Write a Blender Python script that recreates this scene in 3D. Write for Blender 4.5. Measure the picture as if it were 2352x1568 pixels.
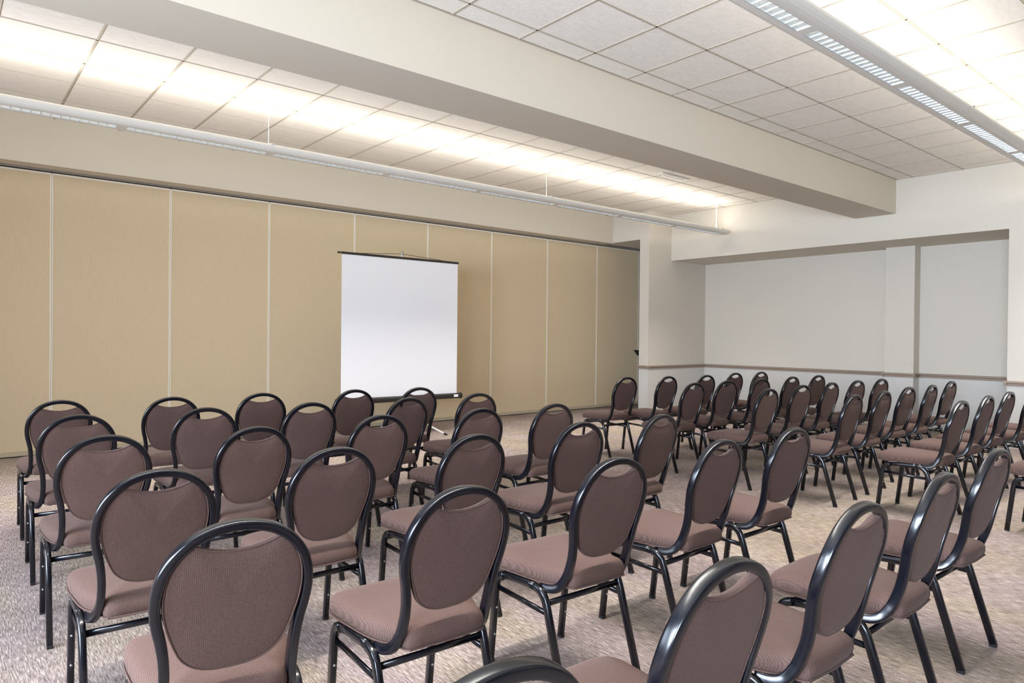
import bpy, bmesh, math, random
from mathutils import Vector, Matrix
for o in list(bpy.data.objects):
    bpy.data.objects.remove(o)
C = bpy.context.scene.collection
sc = bpy.context.scene
R = math.radians
random.seed(7)

# ------------------------------------------------------------ camera
CAM_H = 1.3425
F_PX, CX, CY = 1586.76, 1188.74, 784.0
AZ, PITCH, ROLL = R(40.0258), R(-0.4358), R(0.5683)
fwd = Vector((math.sin(AZ)*math.cos(PITCH), math.cos(AZ)*math.cos(PITCH), math.sin(PITCH)))
r0 = Vector((math.cos(AZ), -math.sin(AZ), 0)); u0 = r0.cross(fwd)
rt = r0*math.cos(ROLL) + u0*math.sin(ROLL)
up = -r0*math.sin(ROLL) + u0*math.cos(ROLL)
cd = bpy.data.cameras.new('camera'); cam = bpy.data.objects.new('camera', cd); C.objects.link(cam)
m = Matrix((rt, up, -fwd)).transposed().to_4x4(); m.translation = (0, 0, CAM_H)
cam.matrix_world = m
cd.sensor_width = 36.0; cd.sensor_fit = 'HORIZONTAL'
cd.lens = F_PX/2352*36.0
cd.shift_x = -(CX-1176)/2352; cd.shift_y = (CY-784)/2352
cd.clip_start = 0.02; cd.clip_end = 60
sc.camera = cam

# ------------------------------------------------------------ light and exposure
sc.view_settings.view_transform = 'Standard'
sc.view_settings.look = 'None'
sc.view_settings.gamma = 1
sc.view_settings.use_curve_mapping = False
sc.view_settings.exposure = 0.07
w = bpy.data.worlds.new('world'); sc.world = w; w.use_nodes = True
w.node_tree.nodes['Background'].inputs[0].default_value = (0.6, 0.75, 1.0, 1)
w.node_tree.nodes['Background'].inputs[1].default_value = 0.3

def area(name, loc, direction, sx, sy, power, col, spread=180):
    l = bpy.data.lights.new(name, 'AREA'); l.shape = 'RECTANGLE'; l.size = sx; l.size_y = sy
    l.energy = power; l.color = col; l.spread = R(spread)
    o = bpy.data.objects.new(name, l); C.objects.link(o)
    o.location = loc
    o.rotation_euler = Vector(direction).to_track_quat('-Z', 'Y').to_euler()
    return o
WARM = (1.0, 0.945, 0.86)
TILT = 45
COOL = (0.70, 0.82, 1.0)
FIX_Z = 3.09
FIX = [(6.72, -1.3, 10.12), (1.965, -1.3, 10.12)]      # y, x0, x1 of the two pendant fixtures
UP_POWER = [78, 64]
DOWN_POWER = [125, 125]
for i, (fy, fx0, fx1) in enumerate(FIX):
    L = fx1-fx0
    for s_ in (-1, 1):      # the two lamps throw a batwing of light onto the ceiling
        a = area('fixture_uplight', ((fx0+fx1)/2, fy+s_*0.05, FIX_Z+0.094), (0, 0, 1), L-0.1, 0.05, UP_POWER[i]/2, WARM)
        a.rotation_euler = (math.pi-s_*R(-TILT), 0, 0)
    a = area('fixture_downlight', ((fx0+fx1)/2, fy, FIX_Z-0.001), (0, 0, -1), L-0.1, 0.08, DOWN_POWER[i], (1.0, 0.96, 0.90), 84)
    a.rotation_euler = (0, 0, 0)
# unseen uplight added behind the camera to lift the ambient light
a = area('rear_fill_light', (4.0, -2.2, 3.2), (0, 0, 1), 10, 0.17, 8, WARM); a.rotation_euler = (math.pi, 0, 0)
# daylight through the windows of the left and rear walls (both out of view)
for wy, wp in ((-1.2, 350), (2.0, 330), (5.2, 95)):
    area('window_daylight', (-3.38, wy, 1.75), (1, 0, -0.08), 2.2, 1.7, wp, COOL, 125)
for wx in (0.5, 4.5, 8.5):
    area('window_daylight', (wx, -3.28, 1.75), (0, 1, -0.05), 2.2, 1.6, 6, (0.85, 0.91, 1.0))

# ------------------------------------------------------------ helpers
def lin(c):
    return tuple((x/255/12.92 if x/255 <= 0.04045 else ((x/255+0.055)/1.055)**2.4) for x in c) + (1,)
def mat(name, col, rough=0.6, metal=0.0, spec=0.5, coat=0.0, emis=None, estr=0, noise=None, bump=None, col2=None, stretch=(1, 1, 1), sheen=0):
    m = bpy.data.materials.new(name); m.use_nodes = True
    nt = m.node_tree; b = nt.nodes['Principled BSDF']
    b.inputs['Base Color'].default_value = lin(col)
    b.inputs['Roughness'].default_value = rough; b.inputs['Metallic'].default_value = metal
    b.inputs['Specular IOR Level'].default_value = spec
    b.inputs['Coat Weight'].default_value = coat; b.inputs['Coat Roughness'].default_value = 0.15
    b.inputs['Sheen Weight'].default_value = sheen
    if emis:
        b.inputs['Emission Color'].default_value = lin(emis); b.inputs['Emission Strength'].default_value = estr
    if noise or bump:
        tc = nt.nodes.new('ShaderNodeTexCoord'); mp = nt.nodes.new('ShaderNodeMapping')
        mp.inputs['Scale'].default_value = stretch
        nt.links.new(tc.outputs['Object'], mp.inputs['Vector'])
    if noise:
        n = nt.nodes.new('ShaderNodeTexNoise'); n.inputs['Scale'].default_value = noise; n.inputs['Detail'].default_value = 4
        nt.links.new(mp.outputs[0], n.inputs['Vector'])
        r = nt.nodes.new('ShaderNodeValToRGB'); r.color_ramp.elements[0].color = lin(col); r.color_ramp.elements[1].color = lin(col2 or col)
        r.color_ramp.elements[0].position = 0.35; r.color_ramp.elements[1].position = 0.65
        nt.links.new(n.outputs['Fac'], r.inputs[0]); nt.links.new(r.outputs[0], b.inputs['Base Color'])
    if bump:
        n2 = nt.nodes.new('ShaderNodeTexNoise'); n2.inputs['Scale'].default_value = bump[0]; n2.inputs['Detail'].default_value = 5
        nt.links.new(mp.outputs[0], n2.inputs['Vector'])
        bp = nt.nodes.new('ShaderNodeBump'); bp.inputs['Strength'].default_value = bump[1]; bp.inputs['Distance'].default_value = bump[2]
        nt.links.new(n2.outputs['Fac'], bp.inputs['Height']); nt.links.new(bp.outputs[0], b.inputs['Normal'])
    return m
M = {}
M['wall'] = mat('wall_vinyl', (208, 200, 186), 0.75, noise=60, col2=(211, 203, 189), bump=(400, 0.15, 0.001), spec=0.25)
M['wall_low'] = mat('wainscot_vinyl', (205, 201, 194), 0.75, noise=60, col2=(209, 205, 198), bump=(400, 0.2, 0.001), spec=0.25, stretch=(1, 1, 0.15))
M['beam'] = mat('beam_paint', (207, 198, 181), 0.7, bump=(300, 0.08, 0.001), spec=0.3)
M['partition'] = mat('partition_fabric', (213, 194, 160), 0.85, noise=90, col2=(217, 198, 165), bump=(500, 0.25, 0.001), stretch=(1, 1, 0.08), spec=0.15)
M['panel_trim'] = mat('pale_panel_trim', (240, 232, 214), 0.4, spec=0.4)
M['track'] = mat('track_metal', (150, 145, 140), 0.45, metal=0.3)
M['dark'] = mat('dark_slot', (28, 26, 25), 0.8)
M['sweep'] = mat('sweep_strip', (186, 172, 146), 0.6)
M['tile'] = mat('ceiling_tile', (234, 229, 220), 0.9, noise=35, col2=(240, 235, 227), bump=(120, 0.55, 0.004), stretch=(0.35, 1, 1), spec=0.1)
M['tbar'] = mat('ceiling_grid_paint', (184, 174, 158), 0.6)
M['tshade'] = mat('ceiling_grid_shadow', (112, 98, 80), 0.8)  # shadow painted as thin dark strips on one side of the bars
M['fixture'] = mat('fixture_white_enamel', (222, 218, 208), 0.35, spec=0.5)
M['louver'] = mat('louver_aluminium', (214, 218, 220), 0.35, metal=0.7)
M['lamp'] = mat('fluorescent_tube', (255, 255, 250), 0.5, emis=(255, 250, 238), estr=3)
M['rail'] = mat('chair_rail_paint', (156, 139, 124), 0.5, spec=0.4)
M['frame'] = mat('black_chair_enamel', (7, 9, 17), 0.22, metal=0.0, spec=0.5, coat=0.15)
M['rubber'] = mat('black_rubber', (14, 14, 15), 0.7)
M['screw'] = mat('bright_screw', (190, 190, 190), 0.3, metal=0.9)
M['screen'] = mat('screen_white', (232, 232, 234), 0.85, spec=0.2)
M['black_plastic'] = mat('black_case', (40, 36, 34), 0.4)
M['white_metal'] = mat('white_tripod_metal', (225, 225, 222), 0.35)
M['tag'] = mat('white_tag', (235, 235, 232), 0.6)

# upholstery: mauve brown woven fabric with a fine rib
def fabric(name, c1, c2):
    m = bpy.data.materials.new(name); m.use_nodes = True; nt = m.node_tree; b = nt.nodes['Principled BSDF']
    tc = nt.nodes.new('ShaderNodeTexCoord')
    wv = nt.nodes.new('ShaderNodeTexWave'); wv.wave_type = 'BANDS'; wv.bands_direction = 'X'
    wv.inputs['Scale'].default_value = 70; wv.inputs['Distortion'].default_value = 2.0; wv.inputs['Detail'].default_value = 2; wv.inputs['Detail Scale'].default_value = 6
    nt.links.new(tc.outputs['Object'], wv.inputs['Vector'])
    n = nt.nodes.new('ShaderNodeTexNoise'); n.inputs['Scale'].default_value = 350; n.inputs['Detail'].default_value = 3
    nt.links.new(tc.outputs['Object'], n.inputs['Vector'])
    mx = nt.nodes.new('ShaderNodeMath'); mx.operation = 'ADD'
    ml = nt.nodes.new('ShaderNodeMath'); ml.operation = 'MULTIPLY'; ml.inputs[1].default_value = 0.35
    nt.links.new(wv.outputs['Fac'], ml.inputs[0]); nt.links.new(ml.outputs[0], mx.inputs[0]); nt.links.new(n.outputs['Fac'], mx.inputs[1])
    r = nt.nodes.new('ShaderNodeValToRGB'); r.color_ramp.elements[0].position = 0.3; r.color_ramp.elements[1].position = 1.0
    r.color_ramp.elements[0].color = lin(c1); r.color_ramp.elements[1].color = lin(c2)
    nt.links.new(mx.outputs[0], r.inputs[0]); nt.links.new(r.outputs[0], b.inputs['Base Color'])
    bp = nt.nodes.new('ShaderNodeBump'); bp.inputs['Strength'].default_value = 0.25; bp.inputs['Distance'].default_value = 0.0015
    nt.links.new(mx.outputs[0], bp.inputs['Height']); nt.links.new(bp.outputs[0], b.inputs['Normal'])
    b.inputs['Roughness'].default_value = 0.85; b.inputs['Specular IOR Level'].default_value = 0.2
    b.inputs['Sheen Weight'].default_value = 0.12; b.inputs['Sheen Roughness'].default_value = 0.45
    b.inputs['Sheen Tint'].default_value = lin((225, 200, 190))
    return m
M['fabric'] = fabric('mauve_brown_upholstery', (68, 51, 46), (96, 75, 68))

# carpet: loop pile, streaks running along Y, blotchy beige and grey
def carpet():
    m = bpy.data.materials.new('streaked_carpet'); m.use_nodes = True; nt = m.node_tree; b = nt.nodes['Principled BSDF']
    N = nt.nodes.new; Lk = nt.links.new
    tc = N('ShaderNodeTexCoord')
    def noise(scale, st, det=3, rough=0.5):
        mp = N('ShaderNodeMapping'); mp.inputs['Scale'].default_value = st; Lk(tc.outputs['Object'], mp.inputs['Vector'])
        n = N('ShaderNodeTexNoise'); n.inputs['Scale'].default_value = scale; n.inputs['Detail'].default_value = det; n.inputs['Roughness'].default_value = rough
        Lk(mp.outputs[0], n.inputs['Vector']); return n.outputs['Fac']
    def math_(op, a, bb):
        x = N('ShaderNodeMath'); x.operation = op
        for i, v in enumerate((a, bb)):
            if isinstance(v, (int, float)): x.inputs[i].default_value = v
            else: Lk(v, x.inputs[i])
        return x.outputs[0]
    streak = noise(210, (1, 0.075, 1), 3, 0.7)
    fine = noise(520, (1, 0.6, 1), 2, 0.7)
    blot = noise(2.2, (1.0, 0.6, 1), 4, 0.6)
    s = math_('ADD', math_('MULTIPLY', streak, 0.55), math_('MULTIPLY', fine, 0.45))
    s = math_('ADD', s, math_('MULTIPLY', math_('SUBTRACT', blot, 0.5), 0.12))
    r = N('ShaderNodeValToRGB'); e = r.color_ramp.elements
    e[0].position = 0.385; e[0].color = lin((84, 75, 74)); e[1].position = 0.635; e[1].color = lin((226, 217, 208))
    k = e.new(0.47); k.color = lin((130, 118, 112)); k = e.new(0.55); k.color = lin((168, 155, 145))
    Lk(s, r.inputs[0])
    hue = noise(1.3, (1.6, 0.5, 1), 3, 0.6)
    r2 = N('ShaderNodeValToRGB'); r2.color_ramp.elements[0].position = 0.4; r2.color_ramp.elements[1].position = 0.62
    r2.color_ramp.elements[0].color = lin((250, 246, 255)); r2.color_ramp.elements[1].color = lin((250, 248, 238))
    Lk(hue, r2.inputs[0])
    mm = N('ShaderNodeMix'); mm.data_type = 'RGBA'; mm.blend_type = 'MULTIPLY'; mm.inputs['Factor'].default_value = 1
    Lk(r.outputs[0], mm.inputs['A']); Lk(r2.outputs[0], mm.inputs['B']); Lk(mm.outputs['Result'], b.inputs['Base Color'])
    bp = N('ShaderNodeBump'); bp.inputs['Strength'].default_value = 0.5; bp.inputs['Distance'].default_value = 0.004
    Lk(s, bp.inputs['Height']); Lk(bp.outputs[0], b.inputs['Normal'])
    b.inputs['Roughness'].default_value = 0.95; b.inputs['Specular IOR Level'].default_value = 0.1
    return m
M['carpet'] = carpet()

def link(name, bm, mats, parent=None, smooth=False):
    me = bpy.data.meshes.new(name); bm.normal_update(); bm.to_mesh(me); bm.free()
    if not isinstance(mats, (list, tuple)): mats = [mats]
    for x in mats: me.materials.append(x)
    if smooth:
        for p in me.polygons: p.use_smooth = True
    o = bpy.data.objects.new(name, me); C.objects.link(o)
    if parent: o.parent = parent
    return o
def box(bm, x0, x1, y0, y1, z0, z1, mi=0, bevel=0):
    vs = [bm.verts.new((x, y, z)) for x in (x0, x1) for y in (y0, y1) for z in (z0, z1)]
    fs = []
    for idx in ((0, 1, 3, 2), (4, 6, 7, 5), (0, 4, 5, 1), (2, 3, 7, 6), (0, 2, 6, 4), (1, 5, 7, 3)):
        f = bm.faces.new([vs[i] for i in idx]); f.material_index = mi; fs.append(f)
    if bevel:
        es = {e for f in fs for e in f.edges}
        bmesh.ops.bevel(bm, geom=list(es), offset=bevel, segments=2, affect='EDGES', profile=0.5, material=-1)
def sobj(name, mats, boxes, kind='structure', parent=None, bevel=0):
    bm = bmesh.new()
    for b_ in boxes:
        box(bm, *b_[:6], mi=(b_[6] if len(b_) > 6 else 0), bevel=bevel)
    o = link(name, bm, mats, parent)
    if kind: o['kind'] = kind
    return o
def thing(name, label, cat, loc=(0, 0, 0), rz=0, group=None):
    o = bpy.data.objects.new(name, None); C.objects.link(o); o.empty_display_size = 0.1
    o.location = loc; o.rotation_euler = (0, 0, rz); o['label'] = label; o['category'] = cat
    if group: o['group'] = group
    return o
def catmull(pts, n=6):
    P = [Vector(p) for p in pts]; out = []
    for i in range(len(P)-1):
        a = P[i-1] if i else P[0]*2-P[1]; b, c = P[i], P[i+1]; d = P[i+2] if i+2 < len(P) else P[-1]*2-P[-2]
        for k in range(n):
            t = k/n
            out.append(0.5*((2*b)+(c-a)*t+(2*a-5*b+4*c-d)*t*t+(-a+3*b-3*c+d)*t**3))
    out.append(P[-1]); return out
def sweep(bm, path, depth_dir, wn, wd, seg=12, power=3.0, mi=0, caps=True, transport=False):
    """rounded-rectangle section swept along path; depth_dir(i, tangent)->vector, wn across, wd along depth"""
    rings = []
    T_ = [(path[min(i+1, len(path)-1)]-path[max(i-1, 0)]).normalized() for i in range(len(path))]
    Ds = [Vector(depth_dir)]*len(path)
    if transport:       # carry the frame from the middle of the path towards both ends
        mid = len(path)//2; Ds = list(Ds)
        for rng, st in ((range(mid+1, len(path)), -1), (range(mid-1, -1, -1), 1)):
            for i in rng:
                d = Ds[i+st]; Ds[i] = (d-T_[i]*d.dot(T_[i])).normalized()
    for i, p in enumerate(path):
        t = T_[i]
        D = Ds[i]; D = (D-t*D.dot(t)).normalized(); Nn = t.cross(D)
        ring = []
        for k in range(seg):
            a = 2*math.pi*(k+0.5)/seg; ca, sa = math.cos(a), math.sin(a)
            u = math.copysign(abs(ca)**(2/power), ca)*wn/2; v = math.copysign(abs(sa)**(2/power), sa)*wd/2
            ring.append(bm.verts.new(p+Nn*u+D*v))
        rings.append(ring)
    for a, b in zip(rings, rings[1:]):
        for k in range(seg):
            f = bm.faces.new((a[k], a[(k+1) % seg], b[(k+1) % seg], b[k])); f.material_index = mi
    if caps:
        f = bm.faces.new(rings[0][::-1]); f.material_index = mi
        f = bm.faces.new(rings[-1]); f.material_index = mi
def cyl(bm, p, q, r, seg=12, mi=0):
    p, q = Vector(p), Vector(q); t = (q-p).normalized(); a = t.orthogonal()
    sweep(bm, [p, q], a, 2*r, 2*r, seg, 2.0, mi)

# ------------------------------------------------------------ room shell
X0, X1, Y0, Y1 = -3.5, 11.6, -3.4, 9.35
ZC = 3.586
XW, YC, ZH, YR, XN, ZR = 10.285, 7.893, 2.751, 2.685, 11.352, 0.817
sobj('floor', M['carpet'], [(X0, X1, Y0, Y1, -0.1, 0)])
sobj('wall_left', M['wall'], [(X0-.15, X0, Y0, Y1, 0, 0.85), (X0-.15, X0, Y0, Y1, 2.65, ZC+.1), (X0-.15, X0, Y0, -2.35, .85, 2.65), (X0-.15, X0, -0.05, 0.85, .85, 2.65), (X0-.15, X0, 3.15, 4.05, .85, 2.65), (X0-.15, X0, 6.35, Y1, .85, 2.65)])
M['wall_back'] = mat('rear_wall_taupe', (92, 84, 78), 0.8)  # unseen wall, coloured dark to cut bounce onto the chair backs
sobj('wall_back', M['wall_back'], [(X0-.15, X1, Y0-.15, Y0, 0, 0.9), (X0-.15, X1, Y0-.15, Y0, 2.6, ZC+.1), (X0-.15, -.65, Y0-.15, Y0, .9, 2.6), (1.65, 3.35, Y0-.15, Y0, .9, 2.6), (5.65, 7.35, Y0-.15, Y0, .9, 2.6), (9.65, X1, Y0-.15, Y0, .9, 2.6)])
glass = mat('daylit_window_glass', (225, 232, 240), 0.1, emis=(205, 222, 245), estr=1.2)
dim_glass = mat('dim_window_glass', (90, 95, 100), 0.1, emis=(205, 222, 245), estr=0.15)  # rear copy of the glass, glow turned down so chair backs stay darker
for i, wy in enumerate((-1.2, 2.0, 5.2)):
    bm = bmesh.new(); box(bm, X0-.10, X0-.08, wy-1.15, wy+1.15, .85, 2.65, 0)
    for z in (.85, 2.6): box(bm, X0-.12, X0+.01, wy-1.15, wy+1.15, z, z+.05, 1)
    for y in (wy-1.15, wy-.025, wy+1.1): box(bm, X0-.12, X0+.01, y, y+.05, .85, 2.65, 1)
    o = link('window_%d' % (i+1), bm, [glass, M['panel_trim']]); o['kind'] = 'structure'
for i, wx in enumerate((0.5, 4.5, 8.5)):
    bm = bmesh.new(); box(bm, wx-1.15, wx+1.15, Y0-.10, Y0-.08, .9, 2.6, 0)
    for z in (.9, 2.55): box(bm, wx-1.15, wx+1.15, Y0-.12, Y0+.01, z, z+.05, 1)
    for x in (wx-1.15, wx-.025, wx+1.1): box(bm, x, x+.05, Y0-.12, Y0+.01, .9, 2.6, 1)
    o = link('window_%d' % (i+4), bm, [dim_glass, M['panel_trim']]); o['kind'] = 'structure'
sobj('wall_far', M['beam'], [(X0-.15, 9.66, 8.75, Y1, 3.09, ZC+.1), (X0-.15, X1, Y1, Y1+.12, 0, ZC+.1)])
# bulkhead over the end of the partition
sobj('wall_bulkhead', M['wall'], [(9.66, X1, 8.10, Y1, 3.10, ZC+.1)])
sobj('wall_pier', [M['wall'], M['wall_low']], [(9.652, X1, YC, 8.10, ZR-.02, ZC+.1, 0), (9.652, X1, YC, 8.10, 0, ZR-.02, 1)])
sobj('wall_right', [M['wall'], M['wall_low']], [(XW, X1, YR, YC, ZH, ZC+.1, 0), (XW, X1, Y0, YR, ZR-.02, ZC+.1, 0), (XW, X1, Y0, YR, 0, ZR-.02, 1)])
sobj('wall_niche', [M['wall'], M['wall_low']], [(XN, X1+.1, YR, YC, ZR-.02, ZH, 0), (XN, X1+.1, YR, YC, 0, ZR-.02, 1)])
sobj('wall_pilaster', [M['wall'], M['wall_low']], [(11.14, XN, 4.085, 4.50, ZR-.02, ZH, 0), (11.14, XN, 4.085, 4.50, 0, ZR-.02, 1)])
sobj('wall_beam', M['beam'], [(X0, XW, 4.0275, 4.584, 3.1105, ZC+.1)])

def rail_run(bm, p, q, n):
    """moulded chair rail from p to q, n = outward direction, profile (out, z)"""
    prof = [(0, -.038), (.012, -.036), (.014, -.022), (.008, -.016), (.008, -.008), (.024, 0), (.030, .010), (.028, .020), (.012, .026), (0, .028)]
    p, q, n = Vector(p), Vector(q), Vector(n)
    A = [bm.verts.new(p+n*a+Vector((0, 0, b))) for a, b in prof]; B = [bm.verts.new(q+n*a+Vector((0, 0, b))) for a, b in prof]
    for i in range(len(prof)-1): bm.faces.new((A[i], A[i+1], B[i+1], B[i]))
    bm.faces.new(A[::-1]); bm.faces.new(B)
def rail(name, segs):
    bm = bmesh.new()
    for s in segs: rail_run(bm, *s)
    bmesh.ops.recalc_face_normals(bm, faces=bm.faces)
    o = link(name, bm, M['rail']); o['kind'] = 'structure'
z = ZR
rail('trim_1', [((9.652, YC-.03, z), (9.652, 8.14, z), (-1, 0, 0)), ((9.622, YC, z), (XN, YC, z), (0, -1, 0))])
rail('trim_2', [((XN, YC, z), (XN, 4.50, z), (-1, 0, 0)), ((11.11, 4.50, z), (XN, 4.50, z), (0, 1, 0)), ((11.14, 4.53, z), (11.14, 4.055, z), (-1, 0, 0)), ((11.11, 4.085, z), (XN, 4.085, z), (0, -1, 0)), ((XN, 4.085, z), (XN, YR, z), (-1, 0, 0))])
rail('trim_3', [((XW, YR+.03, z), (XW, Y0, z), (-1, 0, 0)), ((XW-.03, YR, z), (XN, YR, z), (0, 1, 0))])

# ceiling: slab of tiles plus T-bar grid, two bays either side of the beam
bm = bmesh.new()
box(bm, X0, X1, Y0, Y1, ZC, ZC+.1, 0)
P_ = 0.6093
def bars_x(y, x0, x1, dark=True):
    box(bm, x0, x1, y-.008, y+.008, ZC-.004, ZC+.01, 1)
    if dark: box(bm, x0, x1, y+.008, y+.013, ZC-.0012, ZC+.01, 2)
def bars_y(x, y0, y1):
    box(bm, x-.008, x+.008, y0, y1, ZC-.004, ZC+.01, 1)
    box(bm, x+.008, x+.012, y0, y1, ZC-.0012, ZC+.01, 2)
for k in range(-1, 12):
    y = 3.807-P_*k
    if y > Y0 and y < 4.02: bars_x(y, X0, XW)
for k in range(-12, 12):
    x = 3.356+P_*k
    if X0 < x < XW: bars_y(x, Y0, 4.0275)
for k in range(-14, 16):
    x = 0.9336+P_*k
    if X0 < x < XW: bars_y(x, 4.584, 8.75)
for k in range(-2, 5):
    y = 6.169+P_*k
    if k < 2: bars_x(y, X0, XW)
    else: box(bm, X0, XW, y-.003, y+.003, ZC-.001, ZC+.01, 1)
# wall angle along the beam and the walls, painted shadow line beside the beam
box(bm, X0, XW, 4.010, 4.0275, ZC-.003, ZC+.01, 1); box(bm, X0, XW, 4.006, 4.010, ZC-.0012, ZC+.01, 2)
box(bm, XW-.02, XW, Y0, 4.0275, ZC-.004, ZC+.01, 1); box(bm, XW-.02, XW, 4.584, 8, ZC-.004, ZC+.01, 1)
o = link('ceiling', bm, [M['tile'], M['tbar'], M['tshade']]); o['kind'] = 'structure'

# slot diffuser beside the beam
t = thing('air_diffuser', 'white linear slot air diffuser in the ceiling close to the far side of the beam', 'air vent', (7.83, 5.98, ZC))
bm = bmesh.new(); box(bm, -.3, .3, -.045, .045, -.012, 0, 0); link('frame', bm, M['fixture'], t)
bm = bmesh.new()
for yy in (-.022, .022): box(bm, -.28, .28, yy-.006, yy+.006, -.0135, -.004, 0)
link('slot', bm, M['dark'], t)

# ------------------------------------------------------------ folding partition
YP = 9.05; ZT = 3.07
seams = [-1.49, -0.27, 0.95, 2.14, 3.33, 4.55, 5.777, 7.024, 8.275, 9.546, 10.757]
o = sobj('trim_4', [M['track'], M['dark']], [(X0, X1, 8.975, 9.035, 3.078, 3.0895, 0), (X0, X1, 9.16, 9.2, 3.05, 3.0895, 0), (X0, X1, 9.035, 9.16, ZT+.012, 3.0895, 1)])
where = ['fully out of the frame', 'cut by the left edge of the photo, left of the first seam', 'first full beige folding wall panel from the left, behind the front left chair',
         'second full beige folding wall panel from the left, behind the second and third front row chairs', 'third full beige folding wall panel from the left, left of the white screen',
         'beige folding wall panel behind the middle of the white screen', 'beige folding wall panel behind the right edge of the white screen',
         'first full beige folding wall panel right of the screen, above bare carpet', 'second full beige folding wall panel right of the screen, left of the last seam', 'last beige folding wall panel, shaded at the corner pier, with a black latch']
for i in range(1, 10):
    a, b = seams[i]+.0015, seams[i+1]-.0015
    lab = where[i] if i > 1 else 'tall beige folding wall panel cut by the left edge of the photo'
    t = thing('partition_panel', lab, 'partition panel', ((a+b)/2, YP, 0), 0, 'beige folding wall panels')
    hw = (b-a)/2
    bm = bmesh.new(); box(bm, -hw+.012, hw-.012, 0, .09, .06, ZT-.018, 0); link('panel_face', bm, M['partition'], t)
    bm = bmesh.new(); box(bm, -hw+.012, hw-.012, -.003, .09, ZT-.018, ZT, 0); link('top_trim', bm, M['panel_trim'], t)
    for s in (-1, 1):
        bm = bmesh.new(); xa, xb = sorted((s*(hw-.012), s*hw)); box(bm, xa, xb, -.004, .09, .06, ZT-.002, 0); link('edge_trim', bm, M['panel_trim'], t)
    bm = bmesh.new(); box(bm, -hw, hw, -.012, .09, .012, .06, 0); link('floor_seal', bm, M['sweep'], t)
    bm = bmesh.new(); box(bm, -hw, hw, -.008, .085, 0, .012, 0); link('sweep_gasket', bm, M['dark'], t)
    bm = bmesh.new(); box(bm, hw-.012, hw+.012, -.02, .02, ZT, ZT+.018, 0); link('hanger', bm, M['dark'], t)
    if i == 9:
        bm = bmesh.new()
        vs = [bm.verts.new(p) for p in ((hw-.14, -.05, 1.09), (hw-.02, -.05, 1.09), (hw-.02, -.05, .98), (hw-.14, -.004, 1.09), (hw-.02, -.004, 1.09), (hw-.02, -.004, .98))]
        for idx in ((0, 1, 2), (5, 4, 3), (0, 3, 4, 1), (1, 4, 5, 2), (2, 5, 3, 0)): bm.faces.new([vs[j] for j in idx])
        bmesh.ops.recalc_face_normals(bm, faces=bm.faces)
        link('latch', bm, M['dark'], t)
sobj('trim_5', M['track'], [(10.76, 10.86, 8.99, 9.2, 0, 3.07)])

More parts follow.
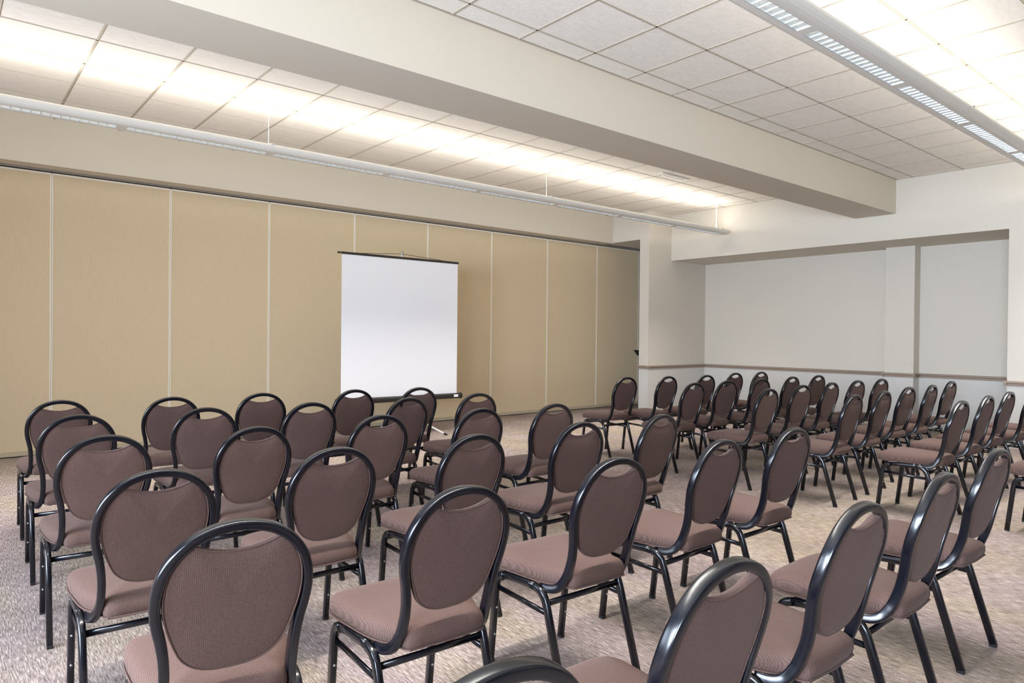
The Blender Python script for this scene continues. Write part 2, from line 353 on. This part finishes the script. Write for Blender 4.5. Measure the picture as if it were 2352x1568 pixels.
# ------------------------------------------------------------ pendant fixtures
def fixture(fy, x0, x1, label, rods, gaps, pitch=0.066):
    t = thing('pendant_light', label, 'pendant light', (0, fy, FIX_Z), 0, 'long white pendant light fixtures')
    # housing: two shells joined by bridges
    outer = [(.045, 0.0), (.078, 0.0), (.100, .006), (.116, .020), (.122, .040), (.119, .058), (.110, .070), (.102, .072)]
    inner = [(.102, .069), (.110, .055), (.112, .038), (.106, .022), (.094, .011), (.075, .005), (.050, .005), (.048, .050), (.045, .050)]
    prof = outer+inner
    bm = bmesh.new()
    for s in (-1, 1):
        A = [bm.verts.new((x0, s*a, b)) for a, b in prof]; B = [bm.verts.new((x1, s*a, b)) for a, b in prof]
        n = len(prof)
        for i in range(n): bm.faces.new((A[i], A[(i+1) % n], B[(i+1) % n], B[i]))
        bm.faces.new(A); bm.faces.new(B)
    gs = []
    g = gaps[0]
    while g > x0+.3: g -= gaps[1]
    while g < x1: gs.append(g); g += gaps[1]
    gs = [q for q in gs if x0+.1 < q < x1-.1]
    for q in gs: box(bm, q-.04, q+.04, -.05, .05, .0005, .012)
    box(bm, x0, x0+.05, -.05, .05, 0, .012); box(bm, x1-.05, x1, -.05, .05, 0, .012)
    bmesh.ops.recalc_face_normals(bm, faces=bm.faces)
    link('housing', bm, M['fixture'], t, smooth=False)
    for xe in (x0, x1):
        bm = bmesh.new(); n = 10
        pr = [(-a, b) for a, b in outer[1:][::-1]]+[(a, b) for a, b in outer[1:]]
        s = -1 if xe == x0 else 1
        A = [bm.verts.new((xe, a, b)) for a, b in pr]; B = [bm.verts.new((xe+s*.012, a*.9, b*.85+.004)) for a, b in pr]
        for i in range(len(pr)-1): bm.faces.new((A[i], A[i+1], B[i+1], B[i]))
        bm.faces.new(B); bm.faces.new((A[0], B[0], B[-1], A[-1]))
        bmesh.ops.recalc_face_normals(bm, faces=bm.faces)
        link('end_cap', bm, M['fixture'], t)
    ends = [x0+.05]+gs+[x1-.05]
    for a, b in zip(ends, ends[1:]):
        a2 = a+(.04 if a != ends[0] else 0); b2 = b-(.04 if b != ends[-1] else 0)
        if b2 < 0: continue
        bm = bmesh.new()
        n = max(2, int(round((b2-a2)/pitch)))
        for k in range(n+1):
            x = a2+(b2-a2)*k/n
            # wedge blade, wider at top
            vs = [bm.verts.new(p) for p in ((x-.002, -.045, .002), (x+.002, -.045, .002), (x+.006, -.045, .042), (x-.006, -.045, .042), (x-.002, .045, .002), (x+.002, .045, .002), (x+.006, .045, .042), (x-.006, .045, .042))]
            for idx in ((0, 1, 2, 3), (7, 6, 5, 4), (0, 4, 5, 1), (1, 5, 6, 2), (2, 6, 7, 3), (3, 7, 4, 0)): bm.faces.new([vs[j] for j in idx])
        for s in (-1, 1):
            ya, yb = sorted((s*.0448, s*.040)); box(bm, a2, b2, ya, yb, .002, .048)
        bmesh.ops.recalc_face_normals(bm, faces=bm.faces)
        link('louver', bm, M['louver'], t)
        bm = bmesh.new(); cyl(bm, (a2+.02, 0, .062), (b2-.02, 0, .062), .009, 8); link('lamp_tube', bm, M['lamp'], t)
    for x in rods:
        bm = bmesh.new(); cyl(bm, (x, 0, .04), (x, 0, ZC-FIX_Z-.01), .0022 if abs(x-rods[-1]) > .01 or fy < 3 else .008, 8)
        r_ = link('suspension_rod', bm, M['fixture'], t)
        bm = bmesh.new(); cyl(bm, (x, 0, ZC-FIX_Z-.03), (x, 0, ZC-FIX_Z), .03, 14); box(bm, x-.02, x+.02, -.12, .12, .066, .076); link('canopy', bm, M['fixture'], r_)
    return t
fixture(FIX[0][0], FIX[0][1], FIX[0][2], 'long white louvred pendant light hanging beyond the beam, above the beige partition', [-1.2, 2.46, 6.11, 9.95], (1.2, 1.27))
fixture(FIX[1][0], FIX[1][1], FIX[1][2], 'long white louvred pendant light at upper right, on the near side of the beam', [-1.2, 2.47, 6.149, 9.85], (3.775, 1.286))

# ------------------------------------------------------------ projection screen
SY, SX = 8.0, 4.728
t = thing('projection_screen', 'white projection screen on a tripod in front of the beige partition', 'projection screen', (SX, SY, 0))
bm = bmesh.new(); box(bm, -.877, .877, -.0015, .0015, .50, 2.345); link('screen_fabric', bm, M['screen'], t)
bm = bmesh.new(); sweep(bm, [Vector((-.93, -.01, .50)), Vector((.925, -.01, .50))], (0, 1, 0), .075, .075, 12, 2.6)
cs = link('screen_case', bm, M['black_plastic'], t)
bm = bmesh.new()
for s in (-1, 1): cyl(bm, (s*.925, -.01, .50), (s*.945, -.01, .50), .042, 14)
link('end_cap', bm, M['rubber'], cs)
bm = bmesh.new(); box(bm, .80, .87, -.0515, -.047, .487, .520); link('label_tag', bm, M['tag'], cs)
bm = bmesh.new(); cyl(bm, (-.885, 0, 2.362), (.885, 0, 2.362), .016, 10); cyl(bm, (-.925, 0, 2.362), (-.885, 0, 2.362), .006, 8); cyl(bm, (-.93, 0, 2.362), (-.905, 0, 2.362), .014, 10)
tb = link('top_bar', bm, M['black_plastic'], t)
bm = bmesh.new(); sweep(bm, catmull([(-.62, 0, 2.375), (-.3, .01, 2.398), (-.02, .02, 2.418), (.0, .02, 2.42), (.05, .02, 2.415), (.35, .01, 2.395), (.66, 0, 2.375)], 4), (0, 1, 0), .007, .007, 6, 2)
link('hanging_bail', bm, M['black_plastic'], tb)
bm = bmesh.new(); cyl(bm, (0, .035, .25), (0, .035, 2.43), .011, 10); cyl(bm, (0, .035, .25), (0, .035, 1.2), .015, 10); pole = link('pole', bm, M['white_metal'], t)
bm = bmesh.new(); cyl(bm, (0, .035, 2.43), (0, .035, 2.455), .007, 8); sweep(bm, catmull([(0, .03, 2.40), (0, -.005, 2.405), (0, -.01, 2.43), (0, .02, 2.455), (0, .05, 2.45)], 4), (1, 0, 0), .008, .012, 6, 2); link('hook', bm, M['track'], pole)
for ang in (-32, 212, 90):
    bm = bmesh.new(); a = R(ang); e = Vector((.59*math.cos(a), .59*math.sin(a)+.035, .02)); cyl(bm, (0.02*math.cos(a), .035+.02*math.sin(a), .33), e, .011, 10)
    lg = link('leg', bm, M['white_metal'], t)
    bm = bmesh.new(); d = (e-Vector((0, .035, .33))).normalized(); cyl(bm, e-d*.02, e+d*.035, .014, 10)
    link('rubber_foot', bm, M['rubber'], lg)

# ------------------------------------------------------------ banquet chair
S = 1.028
def yb(z):
    tab = [(.38, .12), (.395, .092), (.412, .062), (.44, .044), (.5, .022), (.56, .008), (.62, -.003), (.68, -.018), (.73, -.033), (.78, -.045), (.83, -.055), (.87, -.061)]
    for (a, p), (b, q) in zip(tab, tab[1:]):
        if z <= b: return p+(q-p)*max(0, (z-a))/(b-a)
    return tab[-1][1]
def make_chair():
    t = thing('banquet_chair', 'x', 'chair')
    V3 = lambda *p: Vector(p)*S
    half = [(0, .861), (.04, .857), (.078, .845), (.112, .824), (.139, .795), (.158, .759), (.168, .718), (.1695, .678), (.1645, .638), (.156, .60), (.149, .555), (.146, .505), (.147, .455), (.151, .428)]
    low = [(.156, .068, .405), (.162, .088, .391), (.167, .115, .384), (.170, .150, .383)]
    pts = [V3(-x, y, z) for x, y, z in low[::-1]]+[V3(-x, yb(z), z) for x, z in half[::-1]]+[V3(x, yb(z), z) for x, z in half[1:]]+[V3(*p) for p in low]
    bm = bmesh.new(); sweep(bm, catmull(pts, 4), (0, 1, .12), .024*S, .031*S, 16, 5.0, transport=True); link('back_frame', bm, M['frame'], t, True)
    # legs, rails, stretchers
    arcF = [(.445, 0.012), (.412, .30), (.405, .335), (.388, .362), (.358, .373)]
    rail_ = [(.362, .3735), (.30, .379), (.20, .383), (.165, .382)]
    arcR = [(.170, .3825), (.138, .374), (.114, .352), (.098, .315), (.003, .012)]
    for s in (-1, 1):
        for path in (arcF, arcR):
            bm = bmesh.new(); pp = [V3(s*.189, y, z) for y, z in path]
            if path is arcF: q = [pp[0]]+catmull(pp[1:], 5)
            else: q = catmull(pp[:4], 5)+[pp[4]]
            sweep(bm, q, (1, 0, 0), .030*S, .024*S, 10, 3.4)
            if path is arcF:
                for zz in (.12, .23):
                    yy = .445-.033*(zz/.3)
                    cyl(bm, V3(s*.189, yy-.013, zz), V3(s*.189, yy-.0165, zz), .0045, 8, 1)
            lg = link('leg', bm, [M['frame'], M['screw']], t, True)
            bm = bmesh.new(); f0 = path[0] if path is arcF else path[-1]; box(bm, (s*.189-.0105)*S, (s*.189+.0105)*S, (f0[0]-.0135)*S, (f0[0]+.0135)*S, 0, .016*S, bevel=.002); link('foot_glide', bm, M['rubber'], lg)
        bm = bmesh.new(); sweep(bm, [V3(s*.189, y, z) for y, z in rail_], (1, 0, 0), .030*S, .022*S, 10, 3.0); link('side_rail', bm, M['frame'], t, True)
        bm = bmesh.new(); sweep(bm, [V3(s*.185, .405, .312), V3(s*.185, .103, .300)], (1, 0, 0), .020*S, .013*S, 8, 3.0); link('stretcher', bm, M['frame'], t, True)
    bm = bmesh.new(); sweep(bm, [V3(-.182, .112, .335), V3(.182, .112, .335)], (0, 0, 1), .014*S, .022*S, 8, 3.0); link('cross_bar', bm, M['frame'], t, True)
    bm = bmesh.new(); sweep(bm, [V3(-.182, .397, .345), V3(.182, .397, .345)], (0, 0, 1), .014*S, .018*S, 8, 3.0); link('cross_bar', bm, M['frame'], t, True)
    # seat cushion
    def outline(n=15):
        ctl = [(-.125, .020), (-.138, .040), (-.146, .085), (-.170, .13), (-.186, .19), (-.197, .29), (-.203, .37), (-.197, .425), (-.170, .452), (-.10, .463), (0, .466)]
        left = catmull([(x, y, 0) for x, y in ctl], 3)
        right = [Vector((-p.x, p.y, 0)) for p in left[::-1]][1:]
        back = [Vector((x, .014+.006*abs(x)/.125, 0)) for x in (.09, .045, 0, -.045, -.09)]
        return left+right+back
    ol = outline(); cen = Vector((0, .24, 0))
    lev = [(.10, .3935), (.012, .3945), (.003, .402), (-.002, .418), (-.002, .436), (.004, .449), (.014, .457), (.035, .463), (.07, .467), (.12, .470)]
    bm = bmesh.new(); rings = []
    for ins, z in lev:
        ring = []
        for p in ol:
            d = (cen-p); L = d.length; d.normalize()
            q = p+d*min(ins, L*.95)
            front = max(0, (q.y-.38))/.08
            ring.append(bm.verts.new(Vector((q.x, q.y, z-(.006*front*front if z > .44 else 0)))*S))
        rings.append(ring)
    n = len(ol)
    for a, b in zip(rings, rings[1:]):
        for k in range(n): bm.faces.new((a[k], a[(k+1) % n], b[(k+1) % n], b[k]))
    top = bm.verts.new(Vector((0, .24, .4715))*S); bot = bm.verts.new(Vector((0, .24, .3935))*S)
    for k in range(n):
        bm.faces.new((rings[-1][k], rings[-1][(k+1) % n], top)); bm.faces.new((rings[0][(k+1) % n], rings[0][k], bot))
    bmesh.ops.recalc_face_normals(bm, faces=bm.faces)
    seat = link('seat', bm, M['fabric'], t, True)
    bm = bmesh.new(); rp = [Vector((p.x*1.006, .24+(p.y-.24)*1.004, .402))*S for p in ol]
    sweep(bm, rp+[rp[0]], (0, 0, 1), .006*S, .006*S, 6, 2, caps=False); link('piping', bm, M['fabric'], seat, True)
    # backrest pad
    top_l = [(-.118, .817), (-.098, .823), (-.07, .811), (-.035, .803), (0, .800)]
    side = [(0, .500), (-.045, .503), (-.085, .517), (-.115, .545), (-.135, .590), (-.150, .64), (-.1565, .685), (-.155, .725), (-.146, .765), (-.130, .80)]
    L_ = catmull([(x, 0, z) for x, z in side], 4)+[Vector((-.117, 0, .819))]+catmull([(x, 0, z) for x, z in [(-.100, .8275), (-.07, .8145), (-.035, .806), (0, .803)]], 4)
    Rr = [Vector((-p.x, 0, p.z)) for p in L_[::-1]][1:-1]
    ol = L_+Rr; n = len(ol); cen = Vector((0, 0, .665))
    lv = [(.11, .028), (.07, .027), (.035, .024), (.014, .019), (.003, .011), (0, .003), (0, -.006), (.004, -.011), (.012, -.013), (.05, -.015), (.11, -.016)]
    bm = bmesh.new(); rings = []
    for ins, off in lv:
        ring = []
        for p in ol:
            d = cen-p; l = d.length; d.normalize(); q = p+d*(min(ins, .9*l))
            ring.append(bm.verts.new(Vector((q.x, yb(q.z)+off+.002, q.z))*S))
        rings.append(ring)
    for a, b in zip(rings, rings[1:]):
        for k in range(n): bm.faces.new((a[k], a[(k+1) % n], b[(k+1) % n], b[k]))
    for ring, off in ((rings[0], .030), (rings[-1], -.0145)):
        c = bm.verts.new(Vector((0, yb(.665)+off, .665))*S)
        for k in range(n): bm.faces.new((ring[k], ring[(k+1) % n], c))
    bmesh.ops.recalc_face_normals(bm, faces=bm.faces)
    br = link('backrest', bm, M['fabric'], t, True)
    bm = bmesh.new()
    rp = [Vector((p.x*.985, yb(p.z)-.0095, cen.z+(p.z-cen.z)*.985))*S for p in ol]
    sweep(bm, rp+[rp[0]], (0, 1, 0), .0045*S, .0045*S, 6, 2, caps=False); link('piping', bm, M['fabric'], br, True)
    return t
def dup(root):
    r = root.copy(); C.objects.link(r)
    for ch in root.children:
        c = ch.copy(); C.objects.link(c); c.parent = r
        for g in ch.children:
            d = g.copy(); C.objects.link(d); d.parent = c
    return r
SPOTS = [
("L","A1",0.616,5.424,2.0), ("L","A2",1.258,5.283,3.6), ("L","A3",1.882,5.280,4.6), ("L","A4",2.602,5.208,0.6), ("L","A5",3.165,5.126,2.0),
("L","B1",0.585,4.429,1.7), ("L","B2",1.238,4.427,3.6), ("L","B3",1.873,4.379,0.3), ("L","B4",2.574,4.334,-5.1), ("L","B5",3.232,4.371,2.7),
("L","C1",0.562,3.493,2.3), ("L","C2",1.171,3.399,-2.0), ("L","C3",1.892,3.490,0.4), ("L","C4",2.564,3.454,0.1), ("L","C5",3.153,3.418,-0.1),
("L","D1",0.557,2.534,2.0), ("L","D2",1.208,2.604,0.4), ("L","D3",1.871,2.574,-0.1), ("L","D4",2.586,2.609,-0.0), ("L","D5",3.225,2.592,-3.8),
("L","E1",0.561,1.751,7.0), ("L","E2",1.200,1.726,1.9), ("L","E3",1.931,1.776,1.9), ("L","E4",2.645,1.801,-1.7), ("L","E5",3.283,1.809,0.4),
("L","F1",0.585,0.787,2.0), ("L","F2",1.223,0.844,-0.0), ("L","F3",1.943,0.893,0.1), ("L","F4",2.600,0.912,-1.6), ("L","F5",3.363,0.964,0.7),
("R","A1",5.938,5.208,2.2), ("R","A2",6.502,5.069,0.3), ("R","A3",7.144,4.990,2.0), ("R","A4",7.941,5.103,2.0), ("R","A5",8.520,5.077,2.0),
("R","B1",5.808,4.208,0.3), ("R","B2",6.432,4.234,3.9), ("R","B3",7.045,4.200,2.0), ("R","B4",7.789,4.240,0.3), ("R","B5",8.384,4.219,2.0),
("R","C1",5.699,3.337,-0.5), ("R","C2",6.450,3.414,2.0), ("R","C3",7.114,3.446,-1.3), ("R","C4",7.738,3.456,2.0), ("R","C5",8.299,3.432,2.0),
("R","D1",5.698,2.586,-2.0), ("R","D2",6.363,2.622,-2.9), ("R","D3",7.104,2.699,0.4), ("R","D4",7.654,2.686,-3.4), ("R","D5",8.571,2.810,-0.5),
("R","E1",5.844,1.863,-0.3), ("R","E2",6.593,1.905,-1.3), ("R","E3",7.269,1.934,-0.4), ("R","E4",7.9,1.9,0), ("R","E5",8.55,1.95,1),
("R","F1",5.99,1.04,1)]
ROW = dict(A='front row', B='second row', C='third row', D='fourth row', E='fifth row', F='rearmost row')
COL = {1: 'leftmost', 2: 'second from left', 3: 'middle', 4: 'second from right', 5: 'rightmost'}
BLK = dict(L='left seating block', R='right seating block')
SPECIAL = {'LF1': 'mauve-brown chair of which only the top arch shows at the bottom edge of the photo',
           'LE1': 'large mauve-brown chair seen from behind at bottom left, nearest in the leftmost file',
           'RF1': 'mauve-brown chair cut by the right edge, only its seat corner and one front leg showing',
           'LA1': 'farthest mauve-brown chair of the leftmost file, nearest the partition at far left',
           'RA1': 'mauve-brown chair at the front left corner of the right block, against the dark partition end',
           'LF5': 'large mauve-brown chair at lower right, rightmost in the rearmost row of the left block',
           'LA4': 'mauve-brown round-back chair overlapping the lower left corner of the white screen',
           'LA5': 'mauve-brown round-back chair overlapping the black screen case and beside the tripod foot'}
proto = make_chair()
for i, (b_, rc, x, y, rot) in enumerate(SPOTS):
    o = proto if i == 0 else dup(proto)
    o.location = (x, y, 0); o.rotation_euler = (0, 0, R(-rot))
    lab = SPECIAL.get(b_+rc)
    if not lab: lab = 'mauve-brown round-back chair, %s in the %s of the %s' % (COL[int(rc[1])], ROW[rc[0]], BLK[b_])
    o['label'] = lab
    o['group'] = 'banquet chairs of the '+BLK[b_]
